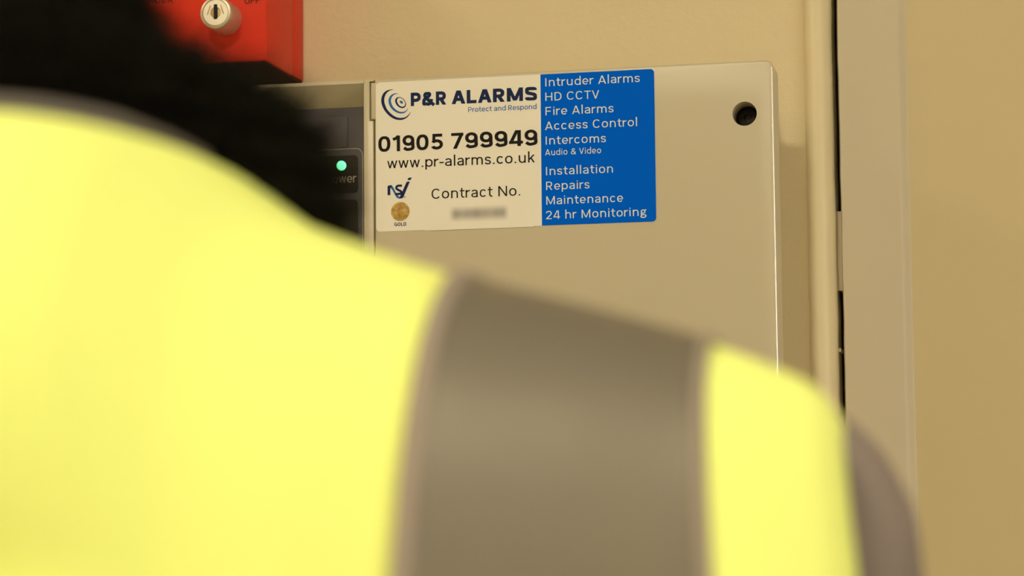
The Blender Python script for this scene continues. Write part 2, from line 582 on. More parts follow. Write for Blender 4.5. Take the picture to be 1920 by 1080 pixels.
def lettering(s, x0, x1, z, cap, y, w, material, parent, track=0.0, e=None, name='lettering', label=None, shear=0.0):
    P = text_polys(s, w, track, e)
    xs = [a for p in P for a, b in p]
    k = (x1 - x0) / (max(xs) - min(xs))
    mn = min(xs)
    V, F = [], []
    for ip, p in enumerate(P):
        i0 = len(V)
        for a, b in p:
            V.append((x0 + (a - mn) * k + shear * b * cap, y - (ip % 60) * 2.0e-6, z + b * cap))
        # all faces towards the room (-y)
        area = sum(p[i][0] * p[(i + 1) % len(p)][1] - p[(i + 1) % len(p)][0] * p[i][1] for i in range(len(p)))
        idx = list(range(i0, i0 + len(p)))
        F.append(tuple(idx if area > 0 else reversed(idx)))
    o = from_py(name, V, F, material, parent)
    if label: o['label'] = label
    return o

def flat_poly(name, pts, y, material, parent, y_back=None):
    V = [Vector((p[0], p[1], 0)) for p in pts]
    tris = geometry.tessellate_polygon([V])
    VV = [(p[0], y, p[1]) for p in pts]
    F = []
    for t in tris:
        a, b, c = (V[i] for i in t)
        F.append(tuple(t) if (b - a).cross(c - a).z > 0 else tuple(reversed(t)))
    return from_py(name, VV, F, material, parent)

# ================================================================== THE SETTING
WL, WR, YB, ZT = -2.6, 2.0, -3.4, 2.62
bm = bmesh.new()
add_box(bm, WL, -0.1230, 0.0, 0.16, 0.0, ZT)
wall = from_bm('wall_back', bm, M['wall'])
tag(wall, kind='structure')
bm = bmesh.new()
add_box(bm, 0.86, WR, 0.0, 0.16, 0.0, ZT)
add_box(bm, -0.1230, 0.86, 0.0, 0.16, 2.12, ZT)
tag(from_bm('wall_beside_door', bm, M['wall']), kind='structure')
tag(box('wall_left', WL - 0.1, WL, YB, 0.16, 0, ZT, M['wall']), kind='structure')
tag(box('wall_right', WR, WR + 0.1, YB, 0.16, 0, ZT, M['wall']), kind='structure')
tag(box('wall_front', WL, WR, YB - 0.1, YB, 0, ZT, M['wall']), kind='structure')
tag(box('floor', WL - 0.1, WR + 0.1, YB - 0.1, 0.4, -0.1, 0, M['floor']), kind='structure')
tag(box('ceiling', WL - 0.1, WR + 0.1, YB - 0.1, 0.4, ZT, ZT + 0.1, M['ceiling']), kind='structure')

# rounded casing bead at the end of the wall, then a crack, then the flat frame and the door
prof = [(-0.1232, 0.05), (-0.1232, -0.0005)]
prof += [(-0.1215, -0.0035), (-0.1190, -0.0048), (-0.1160, -0.0046), (-0.1130, -0.0030), (-0.1112, 0.0000), (-0.1098, 0.0045), (-0.1093, 0.0105), (-0.1092, 0.05)]
prof = crom(prof[1:-1], 4) + [(-0.1092, 0.05), (-0.1232, 0.05)]
tag(extrude_xy('trim_1', prof, 0.0, 2.12, M['trim'], None, 60, rows=160, wob=0.0004), kind='structure', label='rounded cream casing bead at the end of the wall')
backing = tag(box('trim_2', -0.1092, -0.1020, 0.035, 0.06, 0.0, 2.12, M['dark']), kind='structure', label='dark depth of the crack beside the frame')
fr = [(-0.1062, 0.055), (-0.1062, 0.0135), (-0.1056, 0.0120), (-0.0745, 0.0120)]
for i in range(1, 9):
    t = i / 8
    fr.append((-0.0745 + 0.0065 * t, 0.0120 + 0.0050 * (t * t * (3 - 2 * t))))
fr += [(-0.0680, 0.055)]
frame = tag(extrude_xy('trim_3', fr, 0.0, 2.10, M['frame'], None, 40, rows=160, wob=0.0004), kind='structure', label='flat grey cream door frame beside the crack')
# paint bridging the crack
bm = bmesh.new()
add_box(bm, -0.1098, -0.1062, 0.0185, 0.03, 1.5262, 1.5695)
for v in bm.verts:
    v.co.x += 0.0008 * noise.noise(v.co * 90)
fill = from_bm('trim_4', bm, M['frame'])
tag(fill, kind='structure', label='old paint filling the crack')
bm = bmesh.new()
add_box(bm, -0.1096, -0.1080, 0.0150, 0.03, 1.4925, 1.4945)
tag(from_bm('trim_5', bm, M['frame']), kind='structure', label='small blob of paint in the crack')
bm = bmesh.new()
add_box(bm, -0.0692, 0.79, 0.0166, 0.060, 0.006, 2.05)
door = tag(from_bm('door_1', bm, M['door'], None, 40), kind='structure', label='flat yellowish cream door')
bm = bmesh.new()
add_box(bm, 0.79, 0.86, 0.012, 0.07, 0, 2.12, 0.003)
tag(from_bm('trim_6', bm, M['frame'], None, 40), kind='structure')
bm = bmesh.new()
add_box(bm, -0.1046, 0.79, 0.012, 0.07, 2.052, 2.12, 0.003)
tag(from_bm('trim_7', bm, M['frame'], None, 40), kind='structure')
hd = box('door_handle', 0.70, 0.712, -0.02, 0.030, 1.0, 1.012, M['chrome'], door, 0.002)
box('door_handle', 0.62, 0.712, -0.03, -0.018, 0.998, 1.014, M['chrome'], door, 0.004)

# unseen glowing window added to the right-hand wall to brighten the lid's edge
win = tag(box('added_window_1', WR - 0.012, WR - 0.004, -1.75, -0.85, 1.05, 2.05, mat('added_window_pane', (0.7, 0.75, 0.8), 0.2, emit=((1.0, 0.97, 0.9), 1.8))), kind='structure')
for a_, b_, c_, d_ in ((-1.81, -1.75, 0.99, 2.11), (-0.85, -0.79, 0.99, 2.11), (-1.75, -0.85, 0.99, 1.05), (-1.75, -0.85, 2.05, 2.11)):
    box('added_window_frame', WR - 0.035, WR, a_, b_, c_, d_, M['lampframe'], win)

for lx, ly, sx, sy, st, lab in LAMPS:
    root = tag(empty('ceiling_light', (lx, ly, ZT - 0.045)), lab, 'ceiling light', 'ceiling light panels')
    bm = bmesh.new()
    for q in ((-1, 0), (1, 0), (0, -1), (0, 1)):
        if q[0]:
            add_box(bm, lx + q[0] * sx / 2 - (0 if q[0] > 0 else 0.02), lx + q[0] * sx / 2 + (0.02 if q[0] > 0 else 0), ly - sy / 2 - 0.02, ly + sy / 2 + 0.02, ZT - 0.045, ZT)
        else:
            add_box(bm, lx - sx / 2, lx + sx / 2, ly + q[1] * sy / 2 - (0 if q[1] > 0 else 0.02), ly + q[1] * sy / 2 + (0.02 if q[1] > 0 else 0), ZT - 0.045, ZT)
    from_bm('lamp_frame', bm, M['lampframe'], root)
    em = mat('lamp_diffuser', (0.9, 0.9, 0.9), 0.5, emit=(LIGHT_TINT, st))
    box('diffuser', lx - sx / 2, lx + sx / 2, ly - sy / 2, ly + sy / 2, ZT - 0.040, ZT - 0.01, em, root)

# ================================================================== FIRE ALARM PANEL
panel = tag(empty('alarm_panel', (-0.36, 0.0, 1.29)), 'beige alarm control panel with company sticker, on the wall below the red box', 'alarm panel')
PF, PT, PB, PR, PL = -0.090, 1.6343, 1.292, -0.1307, -0.620
# enclosure behind everything
box('enclosure', PL + 0.008, PR - 0.008, -0.040, 0.0, PB + 0.01, PT - 0.01, M['panel'], panel, 0.002)
box('lid_base', -0.3450, PR - 0.008, -0.062, -0.040, PB + 0.01, PT - 0.01, M['panel'], panel)
box('seam_liner', -0.3436, -0.3385, -0.078, -0.0625, PB + 0.012, PT - 0.003, M['dark'], panel)
# right-hand lid with a hinge tab and a screw hole
lid_poly = [(-0.3397, PB), (PR - 0.004, PB)]
lid_poly += [(PR - 0.0012, PB + 0.0012), (PR, PB + 0.004), (PR, PT - 0.0032), (PR - 0.0009, PT - 0.0009), (PR - 0.0032, PT), (-0.3396, PT)]
lid_poly += [(-0.3396, PT - 0.0016), (-0.3419, PT - 0.0016), (-0.3419, 1.6131), (-0.3397, 1.6131)]
bm = prism_bm(lid_poly, PF, PF + 0.025, 0.0011, 3)
me = bpy.data.meshes.new('tmp_lid')
bm.to_mesh(me); bm.free()
tmp = bpy.data.objects.new('tmp_lid', me)
COL.objects.link(tmp)
bm = bmesh.new()
bmesh.ops.create_cone(bm, cap_ends=True, segments=48, radius1=0.0062, radius2=0.0062, depth=0.06,
                      matrix=Matrix.Translation((-0.1453, PF, 1.6072)) @ Matrix.Rotation(math.pi / 2, 4, 'X'))
mc = bpy.data.meshes.new('tmp_cut'); bm.to_mesh(mc); bm.free()
cut = bpy.data.objects.new('tmp_cut', mc); COL.objects.link(cut)
md = tmp.modifiers.new('b', 'BOOLEAN'); md.operation = 'DIFFERENCE'; md.object = cut; md.solver = 'EXACT'
dg = bpy.context.evaluated_depsgraph_get()
lid_me = bpy.data.meshes.new_from_object(tmp.evaluated_get(dg))
bpy.data.objects.remove(tmp); bpy.data.objects.remove(cut)
lid = finish('lid', lid_me, M['panel'], panel, 35)
# reflective strip added along the lid's right-hand front edge for a bright highlight line
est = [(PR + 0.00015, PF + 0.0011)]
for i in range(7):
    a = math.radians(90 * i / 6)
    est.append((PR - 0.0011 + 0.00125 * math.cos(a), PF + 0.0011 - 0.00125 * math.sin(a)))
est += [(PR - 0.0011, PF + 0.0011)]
extrude_xy('edge_highlight_strip', est, PB + 0.005, PT - 0.0036, M['edge_highlight'], panel, 60)
# screw down inside the hole
lathe('screw', [(0.0061, -0.0690), (0.0061, -0.0745), (0.0052, -0.0752), (0.0046, -0.0765), (0.0020, -0.0768), (0.0016, -0.0752), (0.0, -0.0752)], (-0.1453, 0, 1.6072), M['screw'], panel, 32)
# left-hand bezel: top lip, stile beside the seam, bottom and left rails
bz = bmesh.new()
stile = [(-0.3457, PB), (-0.3404, PB), (-0.3404, 1.6124), (-0.3426, 1.6124), (-0.3426, PT - 0.0010), (-0.3402, PT - 0.0010), (-0.3402, PT), (-0.3457, PT)]
b2 = prism_bm(stile, PF, -0.0625, 0.0004, 2)
tmpm = bpy.data.meshes.new('t'); b2.to_mesh(tmpm); b2.free(); bz.from_mesh(tmpm)
from_bm('bezel_stile', bz, M['panel'], panel, 35)
lip = [(PF, PT), (PF, PT - 0.0017), (-0.075, 1.6228), (-0.0625, 1.6228), (-0.0625, PT - 0.0005)]
V = [(PL, y, z) for y, z in lip] + [(-0.3457, y, z) for y, z in lip]
from_py('bezel_lip', V, [(0, 1, 2, 3, 4), (9, 8, 7, 6, 5), (0, 5, 6, 1), (1, 6, 7, 2), (2, 7, 8, 3), (3, 8, 9, 4), (4, 9, 5, 0)], M['panel'], panel)
box('bezel_rail', PL, -0.3457, PF, -0.0625, PB, PB + 0.02, M['panel'], panel, 0.001)
box('bezel_side', PL, PL + 0.012, PF, -0.0625, PB + 0.02, 1.6228, M['panel'], panel, 0.001)
# dark fascia with its display, outlined key area, windows and power lamp
fascia = box('fascia', PL + 0.012, -0.3457, -0.075, -0.0625, PB + 0.02, 1.6228, M['fascia'], panel)
box('display_surround', -0.56, -0.3588, -0.0754, -0.0749, 1.6015, 1.6180, M['display'], fascia, 0.0002)
def outline(x0, x1, z0, z1, r, w, y, material, parent, name):
    a = rrect(x0, x1, z0, z1, r); b = rrect(x0 + w, x1 - w, z0 + w, z1 - w, r - w)
    n = len(a)
    V = [(x, y, z) for x, z in a] + [(x, y, z) for x, z in b]
    F = [(i, n + i, n + (i + 1) % n, (i + 1) % n) for i in range(n)]
    return from_py(name, V, F, material, parent)
outline(-0.50, -0.3503, 1.42, 1.6007, 0.004, 0.0004, -0.0753, M['line'], fascia, 'outline_print')
def plate(name, poly, y0, y1, material, parent, bev=0.0):
    return from_bm(name, prism_bm(poly, y0, y1, bev, 2), material, parent, 35)
for z0, z1 in ((1.5770, 1.5969), (1.5530, 1.5732), (1.5290, 1.5490)):
    plate('indicator_window', rrect(-0.470, -0.3533, z0, z1, 0.0022), -0.0756, -0.0749, M['window'], fascia)
lathe('power_lamp', [(0.0026, -0.0755), (0.0026, -0.0762), (0.0018, -0.0768), (0.0, -0.0770)], (-0.3621, 0, 1.5915), M['led'], fascia, 28)['label'] = 'lit green power lamp'
lettering('power', -0.3706, -0.3538, 1.5823, 0.0046, -0.0759, 0.125, M['legend'], fascia)

# ------------------------------------------------------------------ sticker (mm from its lower left corner)
SX, SZ = -0.3390, 1.5537
def sx(mm): return SX + mm / 1000
def sz(mm): return SZ + mm / 1000
YS = -0.0901
def part_rr(x0, x1, z0, z1, r, left, right):
    pts = []
    for cx, cz, a0, on in ((x1, z1, 0, right), (x0, z1, 90, left), (x0, z0, 180, left), (x1, z0, 270, right)):
        rr = r if on else 0
        ox = cx - rr if a0 in (0, 270) else cx + rr
        oz = cz - rr if a0 in (0, 90) else cz + rr
        if not on:
            pts.append((ox, oz)); continue
        for i in range(7):
            a = math.radians(a0 + 15 * i)
            pts.append((ox + rr * math.cos(a), oz + rr * math.sin(a)))
    return pts
st = plate('sticker', part_rr(sx(0), sx(88.3), sz(0), sz(78.8), 0.0022, True, False), YS - 0.00012, PF + 0.0002, M['white'], panel)
st['label'] = 'white and blue company sticker with phone number'
YP = YS - 0.00016
plate('blue_field', part_rr(sx(88.3), sx(147.7), sz(0.15), sz(78.8), 0.0020, False, True), YS - 0.00012, PF + 0.0002, M['blue'], st)
LN = [('Intruder Alarms', 90.85, 140.25, 72.39, 4.3), ('HD CCTV', 90.8, 119.05, 64.84, 4.3), ('Fire Alarms', 90.8, 126.4, 57.30, 4.3), ('Access Control', 90.5, 138.55, 49.61, 4.3),
      ('Intercoms', 90.75, 122.25, 41.99, 4.3), ('Audio & Video', 90.4, 119.65, 36.40, 3.15), ('Installation', 90.75, 125.7, 26.10, 4.28), ('Repairs', 90.75, 113.4, 18.42, 4.28),
      ('Maintenance', 90.75, 130.7, 10.85, 4.28), ('24 hr Monitoring', 90.5, 142.75, 3.29, 4.28)]
for s, a, b, z, c in LN:
    lettering(s, sx(a), sx(b), sz(z), c / 1000, YP, 0.108, M['inkwhite'], st, track=0.05)
lettering('P&R', sx(19.0), sx(38.1), sz(65.4), 0.0071, YP, 0.24, M['navy'], st, track=-0.03, e=0.14)
lettering('ALARMS', sx(41.0), sx(86.4), sz(65.4), 0.0071, YP, 0.24, M['navy'], st, track=-0.03, e=0.14)
lettering('Protect and Respond', sx(49.8), sx(86.1), sz(60.85), 0.00262, YP, 0.125, M['inkblue'], st)
lettering('01905', sx(1.3), sx(36.2), sz(41.9), 0.0083, YP, 0.185, M['black'], st, track=0.0)
lettering('799949', sx(40.6), sx(86.5), sz(41.9), 0.0083, YP, 0.185, M['black'], st, track=0.0)
lettering('www.pr-alarms.co.uk', sx(6.1), sx(84.9), sz(33.05), 0.00535, YP, 0.118, M['black'], st, track=0.02)
lettering('Contract No.', sx(29.95), sx(77.1), sz(16.1), 0.0053, YP, 0.112, M['black'], st, track=0.03)
lettering('GOLD', sx(9.84), sx(16.26), sz(2.57), 0.00185, YP, 0.19, M['navy'], st)
# swirl mark: crescents around a dot, traced on a 15.43 px per photo pixel drawing
def swirl(p):
    # drawing units -> sticker mm; (150..1018, 135..1018) maps on (3.0..19.3, 58.0..74.2)
    return (sx(2.95 + (p[0] - 150) / 868 * 15.95), sz(58.9 + (1018 - p[1]) / 883 * 16.1 + (p[0] - 150) / 868 * -0.75))
A1 = [(540, 140), (440, 135), (330, 160), (240, 220), (180, 310), (150, 440), (165, 560), (210, 680), (290, 800), (400, 910), (520, 985), (640, 1018), (760, 1018), (860, 980), (940, 920), (1000, 830), (1018, 780)]
A2 = [(960, 858), (910, 905), (850, 940), (760, 958), (660, 955), (540, 910), (430, 830), (340, 730), (280, 620), (245, 500), (245, 400), (270, 310), (320, 230), (400, 170), (470, 150)]
B1 = [(690, 268), (600, 245), (500, 265), (430, 310), (380, 390), (365, 470), (385, 570), (430, 660), (500, 735), (590, 795), (690, 830), (780, 830), (860, 800), (920, 735), (955, 630)]
B2 = [(930, 690), (880, 750), (810, 780), (730, 785), (640, 755), (550, 690), (490, 620), (450, 530), (440, 450), (460, 370), (510, 305), (580, 270), (640, 260)]
def crescent(o, i, m):
    a = crom(o, 4); b = crom(i, 4)
    flat_poly('swirl_mark', [swirl(p) for p in a + b], YP, m, st)
crescent(A1, A2, M['navy'])
crescent(B1, B2, M['inkblue'])
o1 = crom([(690, 355), (610, 372), (562, 440), (572, 520), (620, 600), (700, 660), (780, 678), (850, 650), (882, 580), (870, 500), (820, 420), (755, 372)], 4, True)
i1 = crom([(690, 378), (645, 395), (617, 455), (640, 535), (695, 605), (765, 635), (828, 622), (856, 570), (850, 505), (805, 435), (770, 405), (735, 385)], 4, True)
n = len(o1)
V = [(swirl(p)[0], YP, swirl(p)[1]) for p in o1] + [(swirl(p)[0], YP, swirl(p)[1]) for p in i1]
from_py('swirl_mark', V, [(i, (i + 1) % n, n + (i + 1) % n, n + i)[::1] for i in range(n)], M['navy'], st)
dot = []
for i in range(24):
    a = 2 * math.pi * i / 24
    x, y = 56 * math.cos(a), 38 * math.sin(a)
    c, s = math.cos(.6), math.sin(.6)
    dot.append(swirl((745 + x * c - y * s, 503 + x * s + y * c)))
flat_poly('swirl_mark', dot, YP, M['inkblue'], st)
# certification mark with its medal
def cert(p):
    return (sx(6.25 + (p[0] - 125) / 483 * 13.1), sz(17.0 + (518 - p[1]) / 406 * 10.9))
def cpoly(pts, m, y=YP):
    flat_poly('certification_mark', [cert(p) for p in pts], y, m, st)
cpoly([(205, 250), (245, 305), (290, 395), (330, 455), (360, 488), (400, 490), (400, 518), (345, 518), (305, 500), (270, 440), (225, 355), (183, 300), (180, 262)], M['inkblue'])
cpoly([(125, 445), (125, 275), (140, 255), (205, 250), (218, 272), (186, 296), (180, 320), (180, 445)], M['navy'], YP - 0.00003)
S_ = crom([(412, 268), (340, 268), (305, 285), (303, 318), (330, 345), (375, 368), (398, 395), (385, 422), (340, 428), (278, 428)], 4)
qs = g_stroke(S_, 44)
V, F = [], []
for q in qs:
    i0 = len(V)
    V += [(cert(p)[0], YP - 0.00004, cert(p)[1]) for p in q]
    F.append((i0 + 3, i0 + 2, i0 + 1, i0))
from_py('certification_mark', V, F, M['navy'], st)
cpoly([(505, 197), (570, 193), (440, 492), (415, 516), (385, 519), (345, 519), (372, 478), (388, 445), (425, 370)], M['navy'], YP - 0.00005)
cpoly([(540, 122), (608, 113), (585, 165), (522, 165)], M['navy'], YP - 0.00005)
cpoly([(447, 486), (484, 486), (484, 499), (447, 499)], M['navy'], YP - 0.00005)
md_ = [(sx(13.05) + 0.0050 * math.cos(2 * math.pi * i / 40), sz(10.15) + 0.0050 * math.sin(2 * math.pi * i / 40)) for i in range(40)]
flat_poly('gold_medal', md_, YP, M['gold'], st)
ring_o = rrect(0, 0, 0, 0, 0.0001)
V, F = [], []
for i in range(40):
    for r in (0.0036, 0.0038):
        a = 2 * math.pi * i / 40
        V.append((sx(13.05) + r * math.cos(a), YP - 0.00003, sz(10.15) + r * math.sin(a)))
for i in range(40):
    j = (i + 1) % 40
    F.append((2 * i, 2 * j, 2 * j + 1, 2 * i + 1))
M['goldline'] = mat('printed_dark_gold', (0.30, 0.16, 0.02), 0.5)
from_py('gold_medal', V, F, M['goldline'], st)
# paper label with the smudged number
box('number_label', sx(26.3), sx(84.0), YP - 0.00010, YP + 0.0001, sz(-0.35), sz(13.8), M['patch'], st)
box('smudged_number', sx(37.2), sx(73.2), YP - 0.00016, YP - 0.00008, sz(2.3), sz(13.0), M['smear'], st)

# ================================================================== RED KEY SWITCH BOX
RB0, RBR, RBF = 1.6518, -0.4062, -0.0685
red = tag(empty('key_switch_box', (-0.45, 0, RB0)), 'red key switch box with chrome lock, on the wall above the alarm panel', 'switch box')
bm = bmesh.new()
add_box(bm, RBR - 0.090, RBR, RBF, -0.0215, RB0, RB0 + 0.090, 0.0012, 3)
from_bm('cover', bm, M['red'], red, 35)
bm = bmesh.new()
add_box(bm, RBR - 0.0892, RBR - 0.0006, -0.0205, 0.0, RB0 + 0.0006, RB0 + 0.0892, 0.0008, 2)
from_bm('back_box', bm, M['red'], red, 35)
box('bottom_plate', RBR - 0.0885, RBR - 0.0012, RBF + 0.0015, -0.001, RB0 - 0.0008, RB0 + 0.001, M['underplate'], red)
LX, LZ = -0.4291, 1.6757
lock = lathe('lock', [(0.0089, RBF), (0.0089, -0.0845), (0.0086, -0.0858), (0.0078, -0.0862), (0.00725, -0.0862), (0.00725, -0.0852), (0.0, -0.0852)], (LX, 0, LZ), M['chrome2'], red, 56)
lathe('lock_face', [(0.0071, -0.0852), (0.0071, -0.0859), (0.0069, -0.0861), (0.0030, -0.0861), (0.0026, -0.0853), (0.0, -0.0853)], (LX, 0, LZ), M['chrome'], lock, 56)
lathe('lock_core', [(0.0027, -0.0853), (0.0027, -0.0857), (0.0, -0.0858)], (LX, 0, LZ), M['brass'], lock, 36)
box('keyhole', LX - 0.0011, LX + 0.0011, -0.08620, -0.0853, LZ - 0.0037, LZ + 0.0046, M['dark'], lock, 0.0003)
for sgn in (-1, 1):
    pts = [(LX + sgn * 0.0028, LZ + 0.0040), (LX + sgn * 0.0046, LZ - 0.0010)]
    q = g_stroke(pts, 0.0007)
    from_py('engraved_mark', [(a, -0.08615, b) for a, b in q[0]], [(0, 1, 2, 3)], M['brass'], lock)
lettering('SOUNDER', -0.4862, -0.4598, 1.6866, 0.0036, RBF - 0.0002, 0.15, M['redtext'], red)
lettering('OFF', -0.4187, -0.4101, 1.6834, 0.0036, RBF - 0.0002, 0.15, M['redtext'], red)

# ================================================================== THE PERSON
XS = -0.25                       # spine
YC = -0.795
person = tag(empty('person', (XS, YC, 0.0)), 'person seen from behind in a bright yellow vest with grey reflective strip and black hood', 'person')

def capsule(bm, p0, r0, p1, r1, n=14):
    p0, p1 = Vector(p0), Vector(p1)
    ax = (p1 - p0)
    L = ax.length
    ax.normalize()
    q = ax.to_track_quat('Z', 'Y').to_matrix()
    rows = []
    m = 5
    prof = [(r0 * math.cos(math.radians(-90 + 90 * i / m)), r0 * math.sin(math.radians(-90 + 90 * i / m))) for i in range(m + 1)]
    prof += [(r1 * math.cos(math.radians(90 * i / m)), L + r1 * math.sin(math.radians(90 * i / m))) for i in range(m + 1)]
    for r, d in prof:
        r = max(r, 1e-4)
        rows.append([bm.verts.new(p0 + q @ Vector((r * math.cos(2 * math.pi * k / n), r * math.sin(2 * math.pi * k / n), d))) for k in range(n)])
    for a, b in zip(rows, rows[1:]):
        for k in range(n):
            bm.faces.new((a[k], a[(k + 1) % n], b[(k + 1) % n], b[k]))
    bm.faces.new(list(reversed(rows[0])))
    bm.faces.new(rows[-1])

def ellipsoid(bm, c, r, rot=None, n=20):
    mtx = Matrix.Translation(c) @ (rot.to_4x4() if rot else Matrix.Identity(4)) @ Matrix.Diagonal((r[0], r[1], r[2], 1))
    bmesh.ops.create_uvsphere(bm, u_segments=n, v_segments=n // 2 + 2, radius=1.0, matrix=mtx)

def fused(name, bm, voxel, smooth_it, material, parent):
    me = bpy.data.meshes.new('tmp')
    bm.to_mesh(me); bm.free()
    t = bpy.data.objects.new('tmp', me)
    COL.objects.link(t)
    r = t.modifiers.new('r', 'REMESH'); r.mode = 'VOXEL'; r.voxel_size = voxel
    s = t.modifiers.new('s', 'SMOOTH'); s.factor = 0.5; s.iterations = smooth_it
    dg = bpy.context.evaluated_depsgraph_get()
    out = bpy.data.meshes.new_from_object(t.evaluated_get(dg))
    bpy.data.objects.remove(t)
    return finish(name, out, material, parent, 180)

def B(u, y, z): return Vector((XS + u, YC + y, z))

# joints (u sideways, y forwards to the wall, z up)
J = {}
for s in (-1, 1):
    J['sh', s] = (s * .163, .042, 1.375)
    J['el', s] = (s * .195, .08, 1.115)
    J['wr', s] = (s * .120, .300, 1.185)
    J['hip', s] = (s * .090, .0, .93)
    J['kn', s] = (s * .100, .02, .50)
    J['an', s] = (s * .105, -.02, .10)

bm = bmesh.new()
# trunk, neck and head
capsule(bm, B(-.05, 0, .98), .115, B(.05, 0, .98), .115)
capsule(bm, B(0, 0, 1.0), .115, B(0, 0, 1.22), .110)
capsule(bm, B(-.06, 0, 1.26), .095, B(.06, 0, 1.26), .095)
capsule(bm, B(-.135, 0, 1.368), .050, B(.135, 0, 1.368), .050)
capsule(bm, B(0, -.005, 1.36), .060, B(0, .004, 1.56), .046)
ellipsoid(bm, B(0, .012, 1.672), (.077, .098, .105))
ellipsoid(bm, B(0, .050, 1.610), (.058, .062, .070))                 # jaw
capsule(bm, B(0, .108, 1.672), .008, B(0, .124, 1.640), .014)         # nose
capsule(bm, B(-.022, .108, 1.590), .007, B(.022, .108, 1.590), .007)  # mouth
capsule(bm, B(0, .100, 1.556), .016, B(0, .098, 1.560), .016)         # chin
for s in (-1, 1):
    ellipsoid(bm, B(s * .079, .005, 1.655), (.010, .020, .034))       # ear
    capsule(bm, B(s * .015, .106, 1.694), .008, B(s * .050, .090, 1.694), .007)   # brow
    sh, el, wr = (B(*J[k, s]) for k in ('sh', 'el', 'wr'))
    capsule(bm, sh, .040, el, .037)
    capsule(bm, el, .038, wr, .026)
    d = (wr - el).normalized()
    side = Vector((s, 0, 0)) - d * d.dot(Vector((s, 0, 0)))
    side.normalize()
    palm = wr + d * .055
    upv = d.cross(side).normalized()
    if upv.z < 0: upv = -upv
    capsule(bm, wr, .024, wr + d * .03, .024)
    for k, (off, ln) in enumerate(((-.030, .070), (-.010, .078), (.010, .074), (.029, .058))):
        base = wr + d * .085 + side * off
        capsule(bm, wr + d * .03 + side * off * .6, .016, base, .0115)
        mid = base + d * ln * .55 - upv * .006
        capsule(bm, base, .0095, mid, .0085)
        capsule(bm, mid, .0085, mid + d * ln * .35 - upv * .024, .0072)
    th = wr + d * .035 - side * .028
    t2 = th + d * .030 - side * .028 - upv * .012
    capsule(bm, th, .013, t2, .0105)
    capsule(bm, t2, .0105, t2 + d * .030 - side * .004 - upv * .006, .0085)
    hp, kn, an = (B(*J[k, s]) for k in ('hip', 'kn', 'an'))
    capsule(bm, hp, .085, kn, .055)
    capsule(bm, kn, .055, an, .038)
    capsule(bm, an, .036, B(s * .115, .16, .045), .030)
body = fused('body', bm, 0.005, 5, M['skin'], person)

for s in (-1, 1):
    bm = bmesh.new()
    ellipsoid(bm, B(s * .032, .0935, 1.672), (.012, .010, .010), n=14)
    eye = from_bm('eye', bm, mat('eye_white', (0.8, 0.8, 0.78), 0.2), person, 180)
    lathe('iris', [(.0050, YC + .1015), (.0048, YC + .1040), (.0, YC + .1046)], (XS + s * .032, 0, 1.672), M['hair'], eye, 20)
# short dark hair
bm = bmesh.new()
ellipsoid(bm, B(0, .000, 1.690), (.085, .100, .104), n=32)
ellipsoid(bm, B(0, -.045, 1.640), (.070, .055, .085), n=24)
geom = list(bm.verts) + list(bm.edges) + list(bm.faces)
me_h = bpy.data.meshes.new('tmph')
bmesh.ops.bisect_plane(bm, geom=geom, plane_co=B(0, .055, 1.72), plane_no=Vector((0, .9, -.44)), clear_outer=True)
bmesh.ops.holes_fill(bm, edges=[e for e in bm.edges if e.is_boundary])
fused('hair', bm, 0.005, 4, M['hair'], person)

# black jacket trunk
rings = [(.86, .180, .108), (.95, .182, .108), (1.08, .172, .106), (1.20, .178, .106), (1.28, .186, .105), (1.34, .188, .092), (1.38, .185, .078),
         (1.400, .170, .066), (1.418, .148, .056), (1.432, .122, .055), (1.444, .095, .060), (1.47, .060, .060), (1.50, .050, .056)]
V, F = [], []
n = 48
for z, a, b in rings:
    for i in range(n):
        t = 2 * math.pi * i / n
        c, s = math.cos(t), math.sin(t)
        p = 2.4
        V.append(B(a * math.copysign(abs(c) ** (2 / p), c), b * math.copysign(abs(s) ** (2 / p), s), z))
for k in range(len(rings) - 1):
    for i in range(n):
        j = (i + 1) % n
        F.append((k * n + i, k * n + j, (k + 1) * n + j, (k + 1) * n + i))
F.append(tuple(reversed(range(n))))
F.append(tuple((len(rings) - 1) * n + i for i in range(n)))
from_py('jacket', V, F, M['jacket'], person, 180)

# bulky black hood lying round the neck
hood_prof = [(1.425, .076, .078), (1.435, .086, .090), (1.445, .0965, .094), (1.456, .0958, .096), (1.466, .0944, .096), (1.475, .0928, .095), (1.483, .0930, .093), (1.490, .0885, .090), (1.496, .0812, .085), (1.502, .0690, .076),
             (1.511, .052, .067), (1.528, .049, .064), (1.548, .050, .064), (1.556, .049, .063), (1.558, .047, .060), (1.545, .045, .056)]
V, F = [], []
n = 96
for z, a, b in hood_prof:
    for i in range(n):
        t = 2 * math.pi * i / n
        c, s = math.cos(t), math.sin(t)
        v = B(a * c, -.004 + b * s, z)
        d = noise.noise(Vector((c * 1.6, s * 1.6, z * 22))) * .0035 + noise.noise(Vector((c * 5, s * 5, z * 60))) * .0012
        V.append(v + Vector((c, s, 0.3)) * d)
for k in range(len(hood_prof) - 1):
    for i in range(n):
        j = (i + 1) % n
        F.append((k * n + i, k * n + j, (k + 1) * n + j, (k + 1) * n + i))
hood = from_py('hood', V, F, M['hood'], person, 180)
hood['label'] = 'bulky black fleece hood'
